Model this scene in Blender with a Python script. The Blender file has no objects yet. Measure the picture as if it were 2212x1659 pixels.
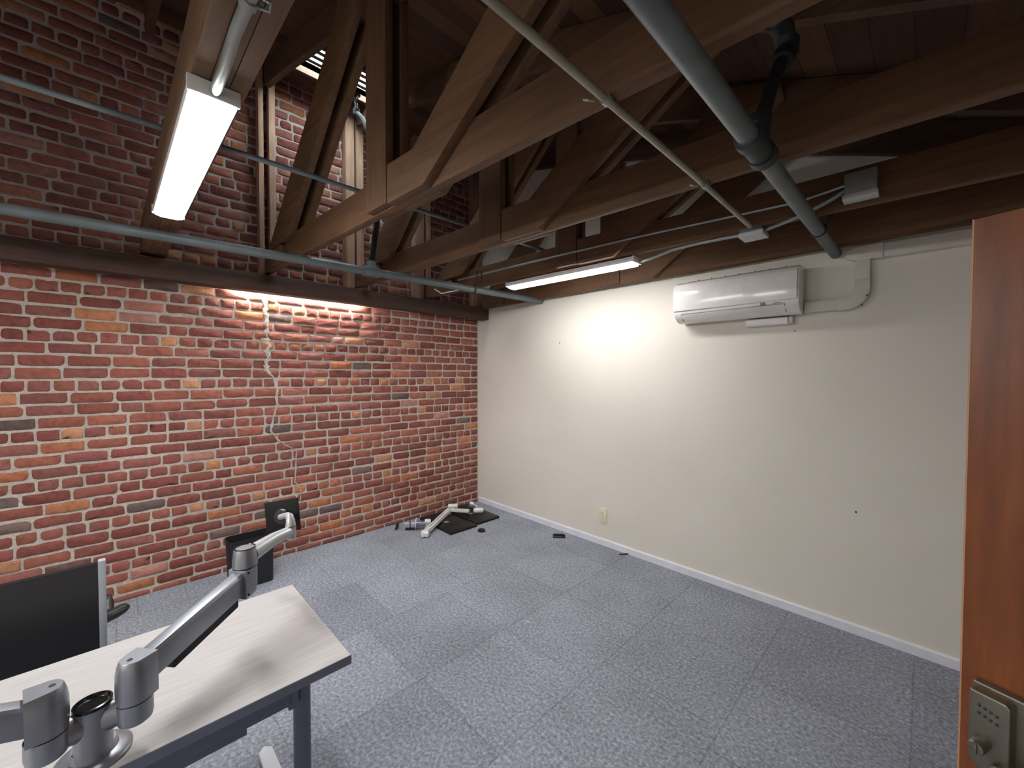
import bpy, bmesh, math, random
from mathutils import Vector, Matrix
random.seed(7)
S = bpy.context.scene
COL = S.collection
PI = math.pi

# ------------------------------------------------------------------ helpers
def V(*a): return Vector(a)

class MB:
    """collects faces, builds ONE mesh object"""
    def __init__(s): s.v = []; s.f = []; s.m = []
    def add(s, vs, fs, m=0):
        o = len(s.v); s.v += [tuple(v) for v in vs]
        s.f += [tuple(i + o for i in f) for f in fs]; s.m += [m] * len(fs); return s
    def box(s, a, b, m=0):
        x0, y0, z0 = [min(p, q) for p, q in zip(a, b)]; x1, y1, z1 = [max(p, q) for p, q in zip(a, b)]
        return s.add([(x0,y0,z0),(x1,y0,z0),(x1,y1,z0),(x0,y1,z0),(x0,y0,z1),(x1,y0,z1),(x1,y1,z1),(x0,y1,z1)],
            [(0,3,2,1),(4,5,6,7),(0,1,5,4),(1,2,6,5),(2,3,7,6),(3,0,4,7)], m)
    def obox(s, c, ax, ay, az, m=0):
        """oriented box: centre and three half-axis vectors"""
        c = Vector(c); ax = Vector(ax); ay = Vector(ay); az = Vector(az)
        vs = [c + sx*ax + sy*ay + sz*az for sz in (-1,1) for sx, sy in ((-1,-1),(1,-1),(1,1),(-1,1))]
        return s.add(vs, [(0,3,2,1),(4,5,6,7),(0,1,5,4),(1,2,6,5),(2,3,7,6),(3,0,4,7)], m)
    def prism(s, pts, d, m=0):
        """closed polygon pts (3-D list) swept by vector d"""
        n = len(pts); d = Vector(d); p = [Vector(q) for q in pts]
        vs = p + [q + d for q in p]
        fs = [tuple(range(n))[::-1], tuple(range(n, 2*n))] + [(i, (i+1) % n, n + (i+1) % n, n + i) for i in range(n)]
        return s.add(vs, fs, m)
    def tube(s, path, r, n=14, cap=True, m=0, flat=1.0, up=None):
        """round (or flattened) tube along a path; r number or list"""
        P = [Vector(p) for p in path]; R = r if isinstance(r, (list, tuple)) else [r] * len(P)
        T = []
        for i in range(len(P)):
            t = (P[min(i+1, len(P)-1)] - P[max(i-1, 0)]).normalized(); T.append(t)
        u = Vector(up) if up else (V(0,0,1) if abs(T[0].z) < .9 else V(1,0,0))
        u = (u - T[0] * u.dot(T[0])).normalized(); rings = []
        for i, p in enumerate(P):
            u = (u - T[i] * u.dot(T[i])).normalized(); w = T[i].cross(u)
            rings.append([p + R[i] * (math.cos(2*PI*k/n) * w + math.sin(2*PI*k/n) * u * flat) for k in range(n)])
        vs = [q for rg in rings for q in rg]; fs = []
        for i in range(len(P)-1):
            for k in range(n):
                a = i*n + k; b = i*n + (k+1) % n; fs.append((a, b, b+n, a+n))
        if cap: fs += [tuple(range(n))[::-1], tuple(range((len(P)-1)*n, len(P)*n))]
        return s.add(vs, fs, m)
    def lathe(s, prof, c, axis=(0,0,1), n=28, m=0):
        """profile [(radius, height)] turned about axis through c"""
        a = Vector(axis).normalized(); u = a.orthogonal().normalized(); w = a.cross(u); c = Vector(c)
        vs = []; fs = []
        for r, h in prof:
            for k in range(n): vs.append(c + a*h + max(r, 1e-4) * (math.cos(2*PI*k/n)*u + math.sin(2*PI*k/n)*w))
        for i in range(len(prof)-1):
            for k in range(n):
                p = i*n + k; q = i*n + (k+1) % n; fs.append((p, q, q+n, p+n))
        fs += [tuple(range(n))[::-1], tuple(range((len(prof)-1)*n, len(prof)*n))]
        return s.add(vs, fs, m)
    def build(s, name, mats, parent=None, bevel=0, smooth=.6, seg=2):
        me = bpy.data.meshes.new(name); me.from_pydata(s.v, [], s.f)
        if not isinstance(mats, (list, tuple)): mats = [mats]
        for mt in mats: me.materials.append(mt)
        if len(mats) > 1: me.polygons.foreach_set('material_index', s.m)
        bm = bmesh.new(); bm.from_mesh(me)
        bmesh.ops.recalc_face_normals(bm, faces=bm.faces)
        if bevel:
            es = [e for e in bm.edges if len(e.link_faces) == 2 and e.calc_face_angle(0) > .5]
            bmesh.ops.bevel(bm, geom=es, offset=bevel, segments=seg, affect='EDGES', profile=.6, clamp_overlap=True)
        if smooth:
            for f in bm.faces: f.smooth = True
            for e in bm.edges:
                if len(e.link_faces) != 2 or e.calc_face_angle(0) > smooth: e.smooth = False
        bm.to_mesh(me); bm.free()
        o = bpy.data.objects.new(name, me); COL.objects.link(o)
        if parent: o.parent = parent
        return o

def empty(name, loc=(0,0,0), rz=0):
    o = bpy.data.objects.new(name, None); COL.objects.link(o); o.location = loc; o.rotation_euler = (0,0,rz)
    o.empty_display_size = .1; return o
def tag(o, label, cat, group=None):
    o['label'] = label; o['category'] = cat
    if group: o['group'] = group
    return o
def struct(o): o['kind'] = 'structure'; return o
def part(o, label): o['label'] = label; return o

# ------------------------------------------------------------------ materials
def srgb(r, g, b):
    f = lambda c: (c/255/12.92 if c/255 <= .04045 else ((c/255+.055)/1.055)**2.4)
    return (f(r), f(g), f(b), 1)
class NT:
    def __init__(s, name):
        s.mat = bpy.data.materials.new(name); s.mat.use_nodes = True; s.t = s.mat.node_tree; s.t.nodes.clear()
        s.out = s.n('ShaderNodeOutputMaterial')
    def n(s, typ, **kw):
        nd = s.t.nodes.new(typ)
        for k, v in kw.items():
            if k.startswith('i_'):
                key = k[2:]; key = int(key) if key.isdigit() else key.replace('_', ' ')
                nd.inputs[key].default_value = v
            else: setattr(nd, k, v)
        return nd
    def l(s, a, b): s.t.links.new(a, b)
    def bsdf(s, base=None, rough=.5, metal=0, **kw):
        b = s.n('ShaderNodeBsdfPrincipled'); b.inputs['Roughness'].default_value = rough; b.inputs['Metallic'].default_value = metal
        if base is not None: b.inputs['Base Color'].default_value = base
        for k, v in kw.items(): b.inputs[k.replace('_', ' ')].default_value = v
        s.l(b.outputs[0], s.out.inputs[0]); return b
    def coords(s, scale=(1,1,1), rot=(0,0,0), kind='Object'):
        tc = s.n('ShaderNodeTexCoord'); mp = s.n('ShaderNodeMapping'); mp.inputs['Scale'].default_value = scale; mp.inputs['Rotation'].default_value = rot
        s.l(tc.outputs[kind], mp.inputs[0]); return mp.outputs[0]
    def noise(s, co, scale, detail=4, rough=.55):
        n = s.n('ShaderNodeTexNoise'); n.inputs['Scale'].default_value = scale; n.inputs['Detail'].default_value = detail; n.inputs['Roughness'].default_value = rough
        s.l(co, n.inputs['Vector']); return n.outputs[0]
    def ramp(s, fac, stops):
        r = s.n('ShaderNodeValToRGB'); e = r.color_ramp.elements
        while len(e) < len(stops): e.new(.5)
        for i, (p, c) in enumerate(stops): e[i].position = p; e[i].color = c
        s.l(fac, r.inputs[0]); return r.outputs[0]
    def bump(s, b, h, strength=.3, dist=.01):
        bp = s.n('ShaderNodeBump'); bp.inputs['Strength'].default_value = strength; bp.inputs['Distance'].default_value = dist
        s.l(h, bp.inputs['Height']); s.l(bp.outputs[0], b.inputs['Normal']); return bp
    def mix(s, a, b, fac, mode='MIX'):
        m = s.n('ShaderNodeMix', data_type='RGBA', blend_type=mode)
        for sock, v in ((m.inputs[0], fac), (m.inputs[6], a), (m.inputs[7], b)):
            if hasattr(v, 'is_linked'): s.l(v, sock)
            else: sock.default_value = v
        return m.outputs[2]

def plain(name, base, rough=.5, metal=0, bump=0, bscale=200, var=.06, **kw):
    t = NT(name); co = t.coords(); b = t.bsdf(None, rough, metal, **kw)
    n = t.noise(co, 9, 3)
    lo = tuple(c*(1-var) for c in base[:3]) + (1,); hi = tuple(min(1, c*(1+var)) for c in base[:3]) + (1,)
    t.l(t.ramp(n, [(.3, lo), (.7, hi)]), b.inputs['Base Color'])
    if bump: t.bump(b, t.noise(co, bscale, 2), bump, .002)
    return t.mat

def wood(name, dark, light, axis='x', rough=.75, rot=(0,0,0), fine=1.0):
    t = NT(name)
    sc = {'x': (1.2,14,14), 'y': (14,1.2,14), 'z': (14,14,1.2)}[axis]
    co = t.coords(tuple(c*fine for c in sc), rot); co2 = t.coords((1,1,1))
    n1 = t.noise(co, 2.2, 8, .65); n2 = t.noise(co2, 1.6, 3)
    b = t.bsdf(None, rough)
    base = t.ramp(n1, [(.25, dark), (.75, light)])
    patch = t.ramp(n2, [(.3, (.62,.6,.58,1)), (.7, (1.12,1.08,1.04,1))])
    t.l(t.mix(base, patch, .8, 'MULTIPLY'), b.inputs['Base Color'])
    t.bump(b, n1, .35, .004); return t.mat

M = {}
# timbers of the roof
M['timber_x'] = wood('timber_chord', srgb(74,51,33), srgb(118,84,54), 'x')
M['timber_z'] = wood('timber_post', srgb(72,49,32), srgb(114,80,52), 'z')
M['timber_d'] = wood('timber_diagonal', srgb(74,51,33), srgb(120,85,54), 'x', rot=(0, math.radians(35), 0))
M['ledger'] = wood('timber_ledger', srgb(58,40,33), srgb(92,64,52), 'y')
M['stud'] = wood('timber_stud', srgb(128,98,80), srgb(176,142,120), 'z')
M['top'] = wood('timber_top_chord', srgb(60,41,28), srgb(96,67,44), 'x')
# roof deck of planks running along y
t = NT('roof_planks'); co = t.coords((1,1,1)); b = t.bsdf(None, .85)
sx = t.n('ShaderNodeSeparateXYZ'); t.l(co, sx.inputs[0])
mu = t.n('ShaderNodeMath', operation='MULTIPLY'); mu.inputs[1].default_value = 1/.14; t.l(sx.outputs[0], mu.inputs[0])
fr = t.n('ShaderNodeMath', operation='FRACT'); t.l(mu.outputs[0], fr.inputs[0])
fl = t.n('ShaderNodeMath', operation='FLOOR'); t.l(mu.outputs[0], fl.inputs[0])
wn = t.n('ShaderNodeTexWhiteNoise', noise_dimensions='1D'); t.l(fl.outputs[0], wn.inputs['W'])
seam = t.ramp(fr.outputs[0], [(0, (0,0,0,1)), (.05, (1,1,1,1))])
tint = t.ramp(wn.outputs[0], [(0, srgb(62,40,27)), (1, srgb(98,66,42))])
gr = t.noise(t.coords((14,1,14)), 2, 6); gcol = t.ramp(gr, [(.3, (.7,.7,.7,1)), (.7, (1.1,1.1,1.1,1))])
c1 = t.mix(tint, gcol, 1, 'MULTIPLY'); t.l(t.mix((.006,.004,.003,1), c1, seam), b.inputs['Base Color'])
t.bump(b, fr.outputs[0], .15, .01); M['deck'] = t.mat

# brick and mortar
t = NT('old_red_brick'); co = t.coords(); b = t.bsdf(None, .9); b.inputs['Specular IOR Level'].default_value = .25
at = t.n('ShaderNodeAttribute', attribute_name='brick_tone')
n1 = t.noise(co, 22, 6, .65); n2 = t.noise(co, 140, 4, .6)
spot = t.ramp(n1, [(.28, (.60,.56,.55,1)), (.5, (1,1,1,1)), (.75, (1.22,1.16,1.12,1))])
grit = t.ramp(n2, [(.3, (.80,.79,.78,1)), (.7, (1.14,1.14,1.14,1))])
c1 = t.mix(at.outputs['Color'], spot, .85, 'MULTIPLY'); c2 = t.mix(c1, grit, .8, 'MULTIPLY')
lime = t.ramp(t.noise(co, 9, 5, .7), [(.62, (0,0,0,1)), (.80, (.35,.35,.35,1))])
t.l(t.mix(c2, srgb(190,170,158), lime), b.inputs['Base Color'])
ad = t.n('ShaderNodeMath', operation='ADD'); t.l(n1, ad.inputs[0]); t.l(n2, ad.inputs[1])
t.bump(b, ad.outputs[0], .7, .006); M['brick'] = t.mat
t = NT('lime_mortar'); co = t.coords(); b = t.bsdf(None, .95); n1 = t.noise(co, 60, 5, .7); n0 = t.noise(co, 3, 3)
c = t.mix(t.ramp(n1, [(.25, srgb(170,160,150)), (.7, srgb(216,205,194))]), t.ramp(n0, [(.3,(.86,.85,.84,1)),(.7,(1.05,1.05,1.05,1))]), 1, 'MULTIPLY')
t.l(c, b.inputs['Base Color']); t.bump(b, n1, .8, .008); M['mortar'] = t.mat

M['mortar_upper'] = plain('dark_upper_mortar', srgb(150,138,134), .95, bump=.5, bscale=60, var=.15)  # darker mortar for the wall from the ledger up
# painted plaster
t = NT('cream_wall_paint'); co = t.coords(); b = t.bsdf(None, .75); b.inputs['Specular IOR Level'].default_value = .3
n0 = t.noise(co, 1.2, 3); n1 = t.noise(co, 260, 2)
t.l(t.ramp(n0, [(.3, srgb(216,211,200)), (.7, srgb(222,217,207))]), b.inputs['Base Color']); t.bump(b, n1, .18, .002); M['cream'] = t.mat
M['white_trim'] = plain('white_trim_paint', srgb(222,224,232), .45)
M['plaster_dark'] = plain('cream_plaster', srgb(212,206,195), .8)

# carpet tiles
t = NT('grey_carpet_tiles'); co = t.coords((1,1,1)); b = t.bsdf(None, 1.0); b.inputs['Specular IOR Level'].default_value = .1
sx = t.n('ShaderNodeSeparateXYZ'); t.l(co, sx.inputs[0])
def mth(op, a, bb=None):
    m = t.n('ShaderNodeMath', operation=op)
    for i, v in enumerate((a, bb)):
        if v is None: continue
        if hasattr(v, 'is_linked'): t.l(v, m.inputs[i])
        else: m.inputs[i].default_value = v
    return m.outputs[0]
u = mth('DIVIDE', mth('SUBTRACT', sx.outputs[0], .30), .61); iu = mth('FLOOR', u)
w1 = t.n('ShaderNodeTexWhiteNoise', noise_dimensions='1D'); t.l(iu, w1.inputs['W'])
vv = mth('DIVIDE', mth('ADD', sx.outputs[1], mth('ADD', mth('MULTIPLY', w1.outputs[0], .25), .12)), .61); iv = mth('FLOOR', vv)
cx = t.n('ShaderNodeCombineXYZ'); t.l(iu, cx.inputs[0]); t.l(iv, cx.inputs[1])
w2 = t.n('ShaderNodeTexWhiteNoise', noise_dimensions='2D'); t.l(cx.outputs[0], w2.inputs['Vector'])
tile = t.ramp(w2.outputs[0], [(0, (.86,.86,.87,1)), (.2, (.97,.97,.97,1)), (1, (1.02,1.02,1.02,1))])
def edge(f):
    a = mth('FRACT', f); return mth('MINIMUM', a, mth('SUBTRACT', 1.0, a))
ed = t.ramp(mth('MINIMUM', edge(u), edge(vv)), [(0, (.70,.70,.71,1)), (.009, (1,1,1,1))])
n1 = t.noise(co, 62, 4, .7); n2 = t.noise(co, 240, 3, .7); n3 = t.noise(co, 2.2, 4)
fib = t.ramp(n1, [(.30, srgb(112,116,126)), (.5, srgb(150,154,165)), (.72, srgb(194,198,210))])
fine = t.ramp(n2, [(.3, (.72,.72,.72,1)), (.7, (1.22,1.22,1.22,1))])
wear = t.ramp(n3, [(.3, (.86,.86,.86,1)), (.7, (1.08,1.08,1.09,1))])
c = t.mix(fib, fine, .9, 'MULTIPLY'); c = t.mix(c, tile, 1, 'MULTIPLY'); c = t.mix(c, wear, 1, 'MULTIPLY'); c = t.mix(c, ed, 1, 'MULTIPLY')
t.l(c, b.inputs['Base Color'])
t.bump(b, mth('ADD', n1, n2), .6, .006); M['carpet'] = t.mat

M['silver'] = plain('silver_paint', srgb(150,153,161), .36, .72, bump=.05, bscale=400)
M['silver_light'] = plain('light_silver_paint', srgb(190,191,194), .34, .45)
M['silver_white'] = plain('pale_silver_paint', srgb(214,214,213), .35, .12)
M['dark_steel'] = plain('dark_grey_steel', srgb(92,98,112), .5, .25)
M['table_metal'] = plain('slate_grey_metal', srgb(96,106,124), .5, .15)
M['slate_edge'] = plain('slate_edge_band', srgb(104,110,128), .55)
M['frame_grey'] = plain('pale_grey_frame', srgb(160,166,172), .45, .2)
M['foot_white'] = plain('pale_foot', srgb(196,198,206), .5)
M['black'] = plain('black_plastic', srgb(20,20,22), .42, var=.1)
M['plate_black'] = plain('black_plate_coating', srgb(11,11,12), .6, var=.1, Specular_IOR_Level=.25)
M['black_gloss'] = plain('black_gloss', srgb(16,16,18), .2)
M['black_matte'] = plain('black_matte', srgb(30,31,34), .7, bump=.1)
M['leather'] = plain('black_leather', srgb(20,20,22), .38, bump=.15, bscale=320)
M['bin'] = plain('black_bin_plastic', srgb(24,26,31), .55)
M['galv'] = plain('galvanised_steel', srgb(150,156,154), .42, .6, bump=.1, bscale=90, var=.14)
M['galv_dull'] = plain('dull_conduit', srgb(152,148,130), .55, .35, bump=.1, bscale=90, var=.15)
M['pipe'] = plain('grey_painted_pipe', srgb(98,106,108), .5, .15, bump=.1, bscale=60, var=.15)
M['pipe_black'] = plain('black_iron_fitting', srgb(44,48,50), .6, .2)
M['white_plastic'] = plain('white_plastic', srgb(226,224,222), .3)
M['ac_white'] = plain('glossy_white_plastic', srgb(228,224,221), .14)
M['box_white'] = plain('white_steel_box', srgb(186,190,190), .5)
M['ivory'] = plain('ivory_plastic', srgb(226,214,192), .35)
M['duct'] = plain('offwhite_duct', srgb(206,201,194), .5)
M['grey_line'] = plain('grey_gap', srgb(120,118,118), .6)
M['dark_slot'] = plain('dark_slot', srgb(30,28,28), .7)
M['nickel'] = plain('satin_nickel', srgb(128,122,110), .42, .9, bump=.06, bscale=300)
M['rust'] = plain('rusty_iron', srgb(78,44,36), .8, .2)
M['nail'] = plain('dark_nail', srgb(60,52,46), .6)
# table top laminate
t = NT('pale_wood_laminate'); b = t.bsdf(None, .42); n1 = t.noise(t.coords((30,1.2,1)), 4, 6, .6); n0 = t.noise(t.coords(), 1.5, 2)
t.l(t.mix(t.ramp(n1, [(.3, srgb(162,159,158)), (.7, srgb(180,177,176))]), t.ramp(n0, [(.3,(.96,.95,.95,1)),(.7,(1.02,1.02,1.02,1))]), 1, 'MULTIPLY'), b.inputs['Base Color']); M['laminate'] = t.mat
# door veneer
t = NT('orange_brown_veneer'); b = t.bsdf(None, .45); n1 = t.noise(t.coords((8,8,1.1)), 2.4, 5, .6); n2 = t.noise(t.coords((60,60,2)), 2, 4)
c = t.ramp(n1, [(.3, srgb(92,47,19)), (.52, srgb(114,61,27)), (.72, srgb(132,75,35))])
t.l(t.mix(c, t.ramp(n2, [(.3,(.9,.9,.9,1)),(.7,(1.06,1.06,1.06,1))]), .8, 'MULTIPLY'), b.inputs['Base Color']); M['door'] = t.mat
M['door_edge'] = plain('door_edge_strip', srgb(176,128,92), .5)

def emit(name, col, strength):
    t = NT(name); e = t.n('ShaderNodeEmission'); e.inputs[0].default_value = col; e.inputs[1].default_value = strength
    t.l(e.outputs[0], t.out.inputs[0]); return t.mat
M['led'] = emit('lit_diffuser', (1, .995, .985, 1), 68.0)
M['led_far'] = emit('lit_diffuser_far', (1, .995, .985, 1), 36.0)
M['led_fill'] = emit('fill_diffuser_back', (1, .995, .985, 1), 128.0)  # emitter of the added fill light behind the camera
M['led_wash'] = emit('lit_strip', (1, .96, .90, 1), 105.0)
t = NT('skylight_glass'); g = t.n('ShaderNodeBsdfTransparent'); g.inputs[0].default_value = (.93,.96,.95,1)
gl = t.n('ShaderNodeBsdfGlossy'); gl.inputs['Roughness'].default_value = .05; mx = t.n('ShaderNodeMixShader'); mx.inputs[0].default_value = .06
t.l(g.outputs[0], mx.inputs[1]); t.l(gl.outputs[0], mx.inputs[2]); t.l(mx.outputs[0], t.out.inputs[0]); M['glass'] = t.mat
M['stucco'] = plain('pink_stucco', srgb(66,46,43), .9, bump=.3, bscale=40)

# ------------------------------------------------------------------ room shell
XR = 4.87      # right wall
YF = -6.4      # wall behind the camera
def roof(x): return 4.21 - .19*x - .028*x*x     # underside of the roof deck
def chord_low(x): return 4.02 - .19*x - .028*x*x

struct(MB().box((-.25, YF-.2, -.08), (XR+1.5, .2, 0)).build('floor', M['carpet'], smooth=0))
# --- left wall: mortar bed with every brick modelled on it
COURSE = .0810
def brick_wall():
    mb = MB(); tones = []
    zt = 4.30
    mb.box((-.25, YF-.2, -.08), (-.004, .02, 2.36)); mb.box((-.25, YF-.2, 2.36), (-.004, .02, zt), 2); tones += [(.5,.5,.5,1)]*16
    reds = [srgb(*c) for c in ((150,92,80),(142,84,76),(158,98,84),(136,80,72),(164,102,86),(148,96,88),(140,88,82))]
    oranges = [srgb(*c) for c in ((188,126,92),(178,112,82),(192,138,106))]
    darks = [srgb(*c) for c in ((112,94,90),(124,104,98),(112,82,76))]
    pales = [srgb(*c) for c in ((180,130,116),(170,114,100))]
    rnd = random.Random(11)
    row = 0; z = 2.19 - 28*COURSE + COURSE/2 - 4*COURSE
    k0 = -4
    for row in range(-4+0, 60):
        zc = 2.19 + (row - 27) * COURSE
        if zc < .0 - COURSE*.3 or zc > zt - .03: continue
        header = ((row - 27) % 4 == 0)
        pitch = .107 if header else .214
        off = rnd.uniform(0, .02) + (0 if (row % 2) else pitch/2) + (.05 if header else 0)
        y = -.012
        first = off
        while y > -4.75:
            L = pitch * rnd.uniform(.95, 1.05)
            if not header and rnd.random() < .05: L *= .55
            if first: L = max(.06, L*.5 if (row % 2) else L*.98) + (first if header else 0); first = 0
            y1 = y; y0 = y - L; y = y0
            if y1 - y0 < .04: continue
            j = rnd.uniform(.010, .016) if not header else rnd.uniform(.010, .018)
            a0, a1 = y0 + j/2, y1 - j/2
            hb = (COURSE - rnd.uniform(.012, .019)) / 2
            zz = zc + rnd.uniform(-.0025, .0025) + .002*math.sin(y*2.1 + row)
            b0, b1 = max(zz - hb, .001), zz + hb
            if b1 - b0 < .012: continue
            # rounded irregular outline
            rr = [min(rnd.choice((.004,.006,.010,.016,.022)) , (b1-b0)*.45) for _ in range(4)]
            pts = []
            for ci, (cy, cz, sy, sz) in enumerate(((a1, b1, -1, -1), (a0, b1, 1, -1), (a0, b0, 1, 1), (a1, b0, -1, 1))):
                r_ = rr[ci]
                angs = [(0, 90), (90, 180), (180, 270), (270, 360)][ci]
                for a in (0, .5, 1):
                    an = math.radians(angs[0] + (angs[1]-angs[0])*a)
                    pts.append((cy + sy*r_ + r_*math.cos(an), cz + sz*r_ + r_*math.sin(an)))
                # two extra points along the following edge
            full = []
            for i in range(12):
                p, q = pts[i], pts[(i+1) % 12]; full.append(p)
                d = math.hypot(q[0]-p[0], q[1]-p[1])
                if d > .05:
                    for f in ((.33, .66) if d > .09 else (.5,)):
                        full.append((p[0]+(q[0]-p[0])*f + rnd.uniform(-.001,.001), p[1]+(q[1]-p[1])*f + rnd.uniform(-.0034,.0034)))
            full = [(p[0] + rnd.uniform(-.0016,.0016), p[1] + rnd.uniform(-.0016,.0016)) for p in full]
            cy, cz = (a0+a1)/2, (b0+b1)/2; n = len(full)
            pr = rnd.uniform(-.0015, .0055)
            tilt = rnd.uniform(-.012, .012); tl2 = rnd.uniform(-.03, .03)
            def ring(x, ins):
                o = []
                for (py, pz) in full:
                    dy, dz = py-cy, pz-cz
                    sy = 1 - ins/max(abs(a1-a0)/2, .01); sz_ = 1 - ins/max((b1-b0)/2, .01)
                    o.append((x + tilt*dy + tl2*dz, cy + dy*sy, max(cz + dz*sz_, .0005)))
                return o
            vs = ring(-.012, 0) + ring(pr-.004, .0002) + ring(pr, .0035)
            fs = [(i, (i+1)%n, n+(i+1)%n, n+i) for i in range(n)] + [(n+i, n+(i+1)%n, 2*n+(i+1)%n, 2*n+i) for i in range(n)]
            vs.append((pr + rnd.uniform(-.001, .0025), cy, cz)); fs += [(2*n+i, 2*n+(i+1)%n, 3*n) for i in range(n)]
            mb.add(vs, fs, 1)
            q = rnd.random()
            pool = reds if q < .84 else oranges if q < .925 else darks if q < .965 else pales
            if header and q > .9: pool = reds + oranges
            c = rnd.choice(pool); kf = rnd.uniform(.86, 1.12) * (.62 if zc > 2.34 else 1)  # bricks from the ledger up get a darker tone
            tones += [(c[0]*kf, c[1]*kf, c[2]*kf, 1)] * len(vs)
    me = bpy.data.meshes.new('wall_left'); me.from_pydata(mb.v, [], mb.f)
    me.materials.append(M['mortar']); me.materials.append(M['brick']); me.materials.append(M['mortar_upper']); me.polygons.foreach_set('material_index', mb.m)
    at = me.color_attributes.new('brick_tone', 'FLOAT_COLOR', 'POINT')
    at.data.foreach_set('color', [c for tn in tones for c in tn])
    bm = bmesh.new(); bm.from_mesh(me); bmesh.ops.recalc_face_normals(bm, faces=bm.faces)
    for f in bm.faces: f.smooth = f.material_index == 1
    bm.to_mesh(me); bm.free()
    o = bpy.data.objects.new('wall_left', me); COL.objects.link(o); return struct(o)
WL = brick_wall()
# jagged repaired joint running down the brick wall
crack = [(-2.37,2.30),(-2.366,2.18),(-2.36,2.05),(-2.352,1.96),(-2.354,1.89),(-2.346,1.80),(-2.366,1.70),(-2.36,1.64),(-2.314,1.59),(-2.287,1.49),(-2.292,1.33),(-2.32,1.22),(-2.337,1.13),
         (-2.284,1.04),(-2.229,.995),(-2.15,.94),(-2.135,.92),(-2.136,.815),(-2.15,.648),(-2.10,.554),(-2.108,.44)]
mb = MB(); rnd = random.Random(5); L_, R_ = [], []
for i in range(len(crack)-1):
    (y0, z0), (y1, z1) = crack[i], crack[i+1]
    for k in range(5):
        f = k/5; yy = y0+(y1-y0)*f; z_ = z0+(z1-z0)*f
        wd = (.015 if z_ > 1.62 else .009) + (.016 if 1.80 < z_ < 1.93 else 0)
        L_.append((yy - wd*rnd.uniform(.25,1.9)*(1 if z_ > 1.15 else .6), z_ + rnd.uniform(-.004,.004))); R_.append((yy + wd*rnd.uniform(.25,1.9)*(1 if z_ > 1.15 else .6), z_ + rnd.uniform(-.004,.004)))
vs = []
for (a, b_) in zip(L_, R_):
    m_ = ((a[0]+b_[0])/2, (a[1]+b_[1])/2); vs += [(.0035, a[0], a[1]), (.0078+rnd.uniform(-.002,.003), m_[0], m_[1]), (.0035, b_[0], b_[1])]
fs = []
for i in range(len(L_)-1):
    a = i*3; fs += [(a, a+1, a+4, a+3), (a+1, a+2, a+5, a+4)]
part(mb.add(vs, fs).build('mortar_patch', M['mortar'], WL, smooth=1.2), 'jagged pale vertical mortar repair')

# --- cream wall opposite, to the roof
wb = MB().box((-.25, 0, -.08), (XR+1.5, .2, 4.4)).build('wall_back', M['cream'], smooth=0); struct(wb)
for (x, z, r) in ((1.319,1.948,.006),(3.688,.766,.0055),(3.352,1.918,.004)):
    MB().lathe([(r,.0),(r,.002),(r*.5,.003)], (x,0,z), (0,-1,0), 10).build('nail_hole', M['nail'], wb)
bb = MB().prism([(.012,0,0),(.012,-.014,0),(.012,-.014,.052),(.012,-.008,.062),(.012,0,.062)], (XR-.014,0,0)).build('baseboard_back', M['white_trim'], smooth=.3); struct(bb)
# right wall with the doorway, hall beyond, wall behind the camera
D0, D1, DZ = -3.20, -2.30, 1.97
mb = MB().box((XR, D1, -.08), (XR+.14, .02, 4.3)).box((XR, YF-.2, -.08), (XR+.14, D0, 4.3)).box((XR, D0, DZ), (XR+.14, D1, 4.3))
struct(mb.build('wall_right', M['plaster_dark'], smooth=0))
mb = MB().box((XR+1.2, D0-.6, -.08), (XR+1.3, D1+.6, 2.6)).box((XR+.14, D0-.6, -.08), (XR+1.3, D0-.5, 2.6)).box((XR+.14, D1+.5, -.08), (XR+1.3, D1+.6, 2.6)).box((XR+.10, D0-.6, 2.5), (XR+1.3, D1+.6, 2.6))
struct(mb.build('wall_hall', M['plaster_dark'], smooth=0))
struct(MB().box((-.25, YF-.2, -.08), (XR+.14, YF, 4.4)).build('wall_front', M['plaster_dark'], smooth=0))
# roof deck, curved, with the skylight opening
SX0, SX1, SY0, SY1 = .38, .83, -2.235, -1.50
def deck_strip(mb, xs, y0, y1):
    vs = []; 
    for x in xs: vs += [(x, y0, roof(x)), (x, y1, roof(x)), (x, y1, roof(x)+.05), (x, y0, roof(x)+.05)]
    fs = []
    for i in range(len(xs)-1):
        a = i*4; fs += [(a, a+4, a+5, a+1), (a+3, a+2, a+6, a+7), (a, a+3, a+7, a+4), (a+1, a+5, a+6, a+2)]
    n = len(xs)*4; fs += [(0,1,2,3), (n-4, n-1, n-2, n-3)]
    mb.add(vs, fs)
def lin(a, b, n): return [a + (b-a)*i/n for i in range(n+1)]
mb = MB()
deck_strip(mb, lin(-.3, SX0, 4), YF-.2, .2); deck_strip(mb, lin(SX1, XR+.3, 18), YF-.2, .2)
deck_strip(mb, lin(SX0, SX1, 3), YF-.2, SY0); deck_strip(mb, lin(SX0, SX1, 3), SY1, .2)
struct(mb.build('ceiling', M['deck'], smooth=.3))
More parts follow.
